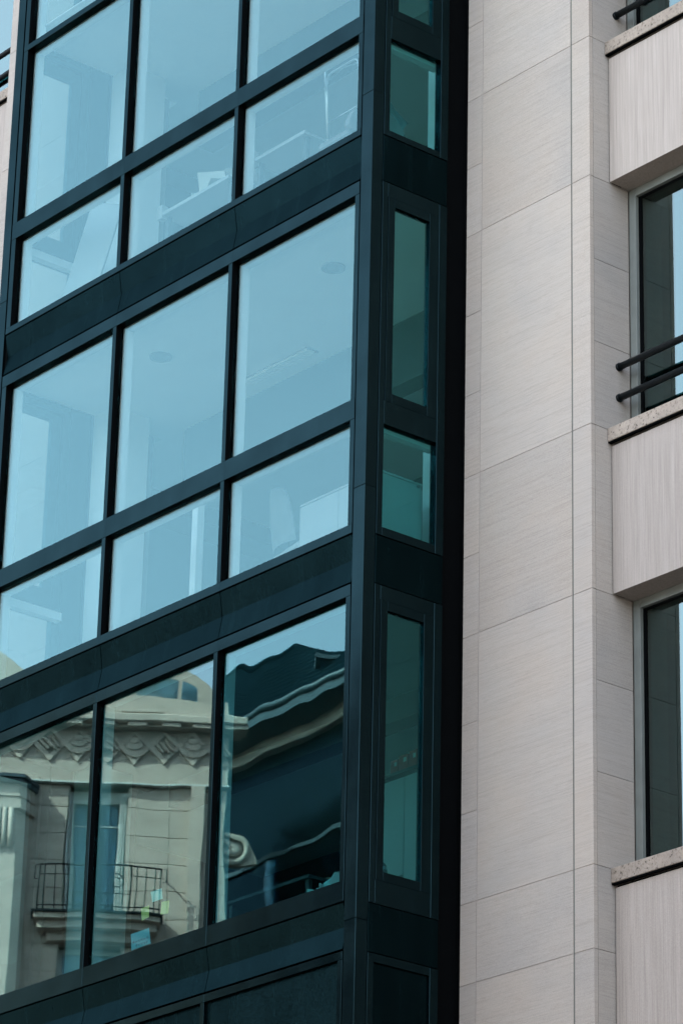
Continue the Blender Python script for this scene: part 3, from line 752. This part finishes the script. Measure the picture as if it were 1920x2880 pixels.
tube(bl, 'mid_rail', [(p[0], p[1], 20.93) for p in rl[0:7]], 0.010, 'black_paint', 6); tube(bl, 'mid_rail', [(p[0], p[1], 20.93) for p in rl[16:23]], 0.010, 'black_paint', 6)
tube(bl, 'mid_rail', [(p[0], p[1], 20.60) for p in rl[6:17]], 0.009, 'black_paint', 6)
for uc, sgn in ((rl[8][0], 1), (rl[14][0], -1)):
    pts = []
    for a in range(0, 560, 20):
        r = 0.15-0.10*a/560; pts.append((uc+sgn*r*math.cos(R_(a)), rl[11][1]-0.02, 20.82+r*math.sin(R_(a))))
    tube(bl, 'scroll', pts, 0.010, 'black_paint', 6)
for u_, s in ((BU0+0.02, -1), (BU1+0.02, 1)):
    tube(bl, 'bracket', [(u_, 0.46, 21.11), (u_+0.06*s, 0.46, 21.10), (u_+0.06*s, 0.46, 20.85), (u_, 0.46, 20.85)], 0.010, 'black_paint', 6)
# entablature
box(CB, 'fillet', UL-1.6, UR+0.04, 0.0, 0.13, 22.835, 22.875, 'white_paint', 0.01)
box(CB, 'band', UL-1.6, UR, -0.3, 0.05, 22.876, 23.28, 'limestone', 0.004)
box(CB, 'frieze', UL-1.6, UR, -0.3, 0.03, 23.281, 23.92, 'limestone')
fr_ = bpy.data.objects.new('frieze_relief', None); col.objects.link(fr_); fr_.parent = CB
pitch = 0.53; u0 = -3.46
def scallop(r, n_):
    pts = []
    for i in range(n_*5+1):
        a = math.pi+math.pi*i/(n_*5); q = r*(1+0.09*abs(math.sin(n_*math.pi*i/(n_*5)))); pts.append((q*math.cos(a)*1.25, q*math.sin(a)*0.75))
    return pts+[(r*1.0, 0.05), (-r*1.0, 0.05)]
SH = {}
for k in range(11):
    uc = u0+pitch*k
    for sgn in ((-1, 1) if uc+0.60 < UR else ()):
        o = link('strap', box_mesh(0.88, 0.07, 0.085, 'limestone', 0.006), None, fr_, (uc+0.265, 0.055 if sgn > 0 else 0.050, 23.60)); o.rotation_euler = (0, R_(47*sgn), 0)
    if k % 2 == 1:
        for q, (r, z, d) in enumerate(((0.19, 23.50, 0.09), (0.125, 23.57, 0.12), (0.07, 23.64, 0.14))):
            if q not in SH:
                SH[q] = prism(fr_, 'shell', scallop(r, 7), 'Y', 0.0, d, 'limestone'); o = SH[q]
            else:
                o = link('shell', SH[q].data, None, fr_)
            o.location = (uc, 0.03, z+0.05)
    else:
        for q in range(4):
            o = link('leaf', box_mesh(0.055, 0.10, 0.26, 'limestone', 0.02), None, fr_, (uc-0.10+0.067*q, 0.07, 23.56+0.035*(q % 2))); o.rotation_euler = (0.2, R_(-38), 0)
box(CB, 'cornice', UL-1.7, UR+0.25, -0.3, 0.42, 23.98, 24.13, 'limestone', 0.02)
box(CB, 'cornice', UL-1.65, UR+0.15, -0.3, 0.25, 23.921, 23.979, 'limestone', 0.01)
for k in range(9): box(CB, 'modillion', -2.9+0.6*k, -2.55+0.6*k, 0.25, 0.38, 23.90, 23.978, 'limestone', 0.01)
n_ = 14
pts = [(UL-1.6+(UR-UL+1.6)*i/n_, 24.44+0.13*math.sin(math.pi*i/n_)) for i in range(n_+1)]
prism(CB, 'parapet', [(UL-1.6, 24.131)]+pts+[(UR, 24.131)], 'Y', -0.15, 0.18, 'limestone')
box(CB, 'parapet_ledge', -0.08, 0.71, 0.181, 0.25, 24.20, 24.26, 'limestone', 0.01); box(CB, 'parapet_ledge', -1.5, -0.7, 0.181, 0.25, 24.17, 24.23, 'limestone', 0.01); box(CB, 'parapet_ledge', 1.2, 1.9, 0.181, 0.25, 24.17, 24.23, 'limestone', 0.01)
# arched dormer and attic
dm = bpy.data.objects.new('dormer', None); col.objects.link(dm); dm.parent = CB
big = [(-0.55, 24.2)]+[(0.62-1.17*math.cos(R_(a)), 24.72+0.80*math.sin(R_(a))) for a in range(0, 181, 12)]+[(1.79, 24.2)]
prism(dm, 'surround', big, 'Y', -1.3, -0.7, 'limestone')
for a, b in ((-0.30, 0.16), (0.24, 0.98), (1.06, 1.40)):
    top = [(x, 24.72+0.55*math.sqrt(max(0.0, 1-((x-0.62)/1.0)**2))) for x in [b+(a-b)*i/8 for i in range(9)]]
    prism(dm, 'pane', [(a, 24.25), (b, 24.25)]+top, 'Y', -0.70, -0.69, 'far_glass')
bm = bmesh.new()
q_ = [bm.verts.new(p) for p in ((UL-1.6, -0.9, 24.2), (UR, -0.9, 24.2), (UR-0.6, -3.2, 25.6), (UL-1.6, -3.2, 25.6), (UL-1.6, -6, 24.2), (UR, -6, 24.2))]
for f in ((0, 1, 2, 3), (3, 2, 5, 4), (1, 5, 2), (0, 3, 4), (0, 4, 5, 1)): bm.faces.new([q_[i] for i in f])
from_bm('roof', bm, 'slate', CB)
# splayed pier with fluted console on the left
prism(CB, 'pier', [(-3.9, -0.3), (-3.9, 0.52), (-1.86, 0.52), (-1.585, 0.002), (-1.7, -0.3)], 'Z', 0, 22.12, 'limestone')
for k, (a, z0, z1) in enumerate(((0.10, 22.13, 22.30), (0.04, 22.301, 22.36), (0.08, 22.361, 22.42), (0.05, 22.421, 22.60), (0.16, 22.601, 22.68), (0.22, 22.681, 22.74))):
    prism(CB, 'pier_cap', [(-3.95, -0.3), (-3.95, 0.52+a), (-1.86+a*0.6, 0.52+a), (-1.585+a*0.5, 0.1), (-1.7, -0.3)], 'Z', z0, z1, 'zinc' if k >= 4 else 'limestone')
for k in range(6): tube(CB, 'flute', [(-2.52+0.115*k, 0.55, 21.40), (-2.52+0.115*k, 0.60, 21.7), (-2.52+0.115*k, 0.62, 22.125)], 0.042, 'limestone', 10)
prism(CB, 'attic_block', [(-3.9, 24.132), (-1.75, 24.132), (-1.80, 24.95), (-2.35, 25.35), (-3.9, 25.6)], 'Y', -0.8, 0.12, 'limestone')
box(CB, 'pilaster', 1.30, 1.55, -0.002, 0.16, 0, 22.834, 'limestone')
vt = []
for a in range(0, 640, 16):
    r = 0.30-0.26*a/640; vt.append((UR+0.05+r*math.cos(R_(a-90)), -0.14, 21.72-r*math.sin(R_(a-90))))
tube(CB, 'volute', vt, 0.055, 'limestone', 8)
prism(CB, 'volute_bracket', [(UR-0.02, 22.10), (UR+0.18, 22.06), (UR+0.33, 21.92), (UR+0.52, 21.62), (UR+0.55, 21.50), (UR+0.30, 21.46), (UR-0.02, 21.44)], 'Y', -0.30, -0.18, 'limestone')

# the street wing of the same block, on the camera's side of the street
SW = thing('street_wing', 'long plain cream building lining the far side of the street', 'building', (-16, -20.0, 0))
box(SW, 'wall', 0, 60, -12, 0, 0, 15.6, 'render_plain')
box(SW, 'roof', -0.3, 60.3, -12.3, 0.3, 15.601, 15.9, 'zinc')
for fl in range(4):
    for k in range(22):
        wn = box(SW, 'window', 1.2+2.7*k, 2.3+2.7*k, 0.0, 0.03, 2.0+3.4*fl, 4.1+3.4*fl, 'far_glass')

# ------------------------------------------------------------------ slate-roofed building behind the corner
MB = thing('mansard_building', 'dark slate mansard building mirrored in the bottom corner pane', 'building', (-31.10, -19.98, 0), R_(-54.335))
G0, G1, R0, R1, R2 = (0.5, -9.0, 26.1), (5.2, -1.1, 26.1), (2.2, -10.0, 28.7), (3.48, -7.86, 28.7), (6.6, -2.9, 26.2)
bm = bmesh.new()
vv = [bm.verts.new(p) for p in (G0, G1, R2, R1, R0)]
bm.faces.new((vv[0], vv[1], vv[3])); bm.faces.new((vv[1], vv[2], vv[3])); bm.faces.new((vv[0], vv[3], vv[4]))
bk = [bm.verts.new(p) for p in ((9.0, -6.0, 26.1), (5.0, -13.0, 26.1))]
bm.faces.new((vv[2], bk[0], vv[3])); bm.faces.new((bk[0], bk[1], vv[4], vv[3])); bm.faces.new((vv[0], vv[4], bk[1])); bm.faces.new((vv[0], bk[1], bk[0], vv[2], vv[1]))
from_bm('roof', bm, 'slate', MB)
# slate courses
t_ = Vector(G1)-Vector(G0); up_ = Vector(R1)-(Vector(G0)+t_*0.62)
for k in range(1, 16):
    a = Vector(G0)+(Vector(R1)-Vector(G0))*k/16; b = Vector(G1)+(Vector(R1)-Vector(G1))*k/16
    tube(MB, 'slate_course', [a, b], 0.018, 'slate', 4)
tube(MB, 'ridge_cap', [R0, R1, R2], 0.07, 'slate', 8)
tube(MB, 'gutter', [tuple(Vector(G0)+Vector((-0.39, 0.23, -0.06))), tuple(Vector(G1)+Vector((-0.39, 0.23, -0.06)))], 0.07, 'zinc', 8)
t2 = Vector((t_.x, t_.y, 0)).normalized(); nn = Vector((-t2.y, t2.x, 0))
def bslab(name, off0, off1, z0, z1, mat, s0=0.0, s1=1.0):
    a = Vector(G0)+t_*s0; b = Vector(G0)+t_*s1
    P_ = [(a+nn*off0), (b+nn*off0), (b+nn*off1), (a+nn*off1)]
    return prism(MB, name, [(p.x, p.y) for p in P_], 'Z', z0, z1, mat)
bslab('eaves_soffit', -1.0, 0.45, 25.80, 25.99, 'zinc')
bslab('entablature', -3.0, -0.25, 25.50, 25.799, 'limestone', 0.0, 0.99)
bslab('wall', -4.0, -0.45, 0, 25.499, 'dark_facade', 0.0, 0.985)
for k in range(1): bslab('string_course', -0.449, -0.38, 23.3-2.6*k, 23.38-2.6*k, 'zinc', 0.0, 0.98)
for k in range(3):
    s = 0.45+0.18*k
    bslab('window', -0.449, -0.42, 21.4, 23.4, 'far_glass', s, s+0.10)
dmr = Vector(G0)+t_*0.66
box(MB, 'dormer', dmr.x+0.25, dmr.x+1.35, dmr.y-1.9, dmr.y-0.9, 26.3, 27.3, 'slate')
box(MB, 'dormer_roof', dmr.x+0.15, dmr.x+1.45, dmr.y-2.0, dmr.y-0.8, 27.301, 27.38, 'zinc')
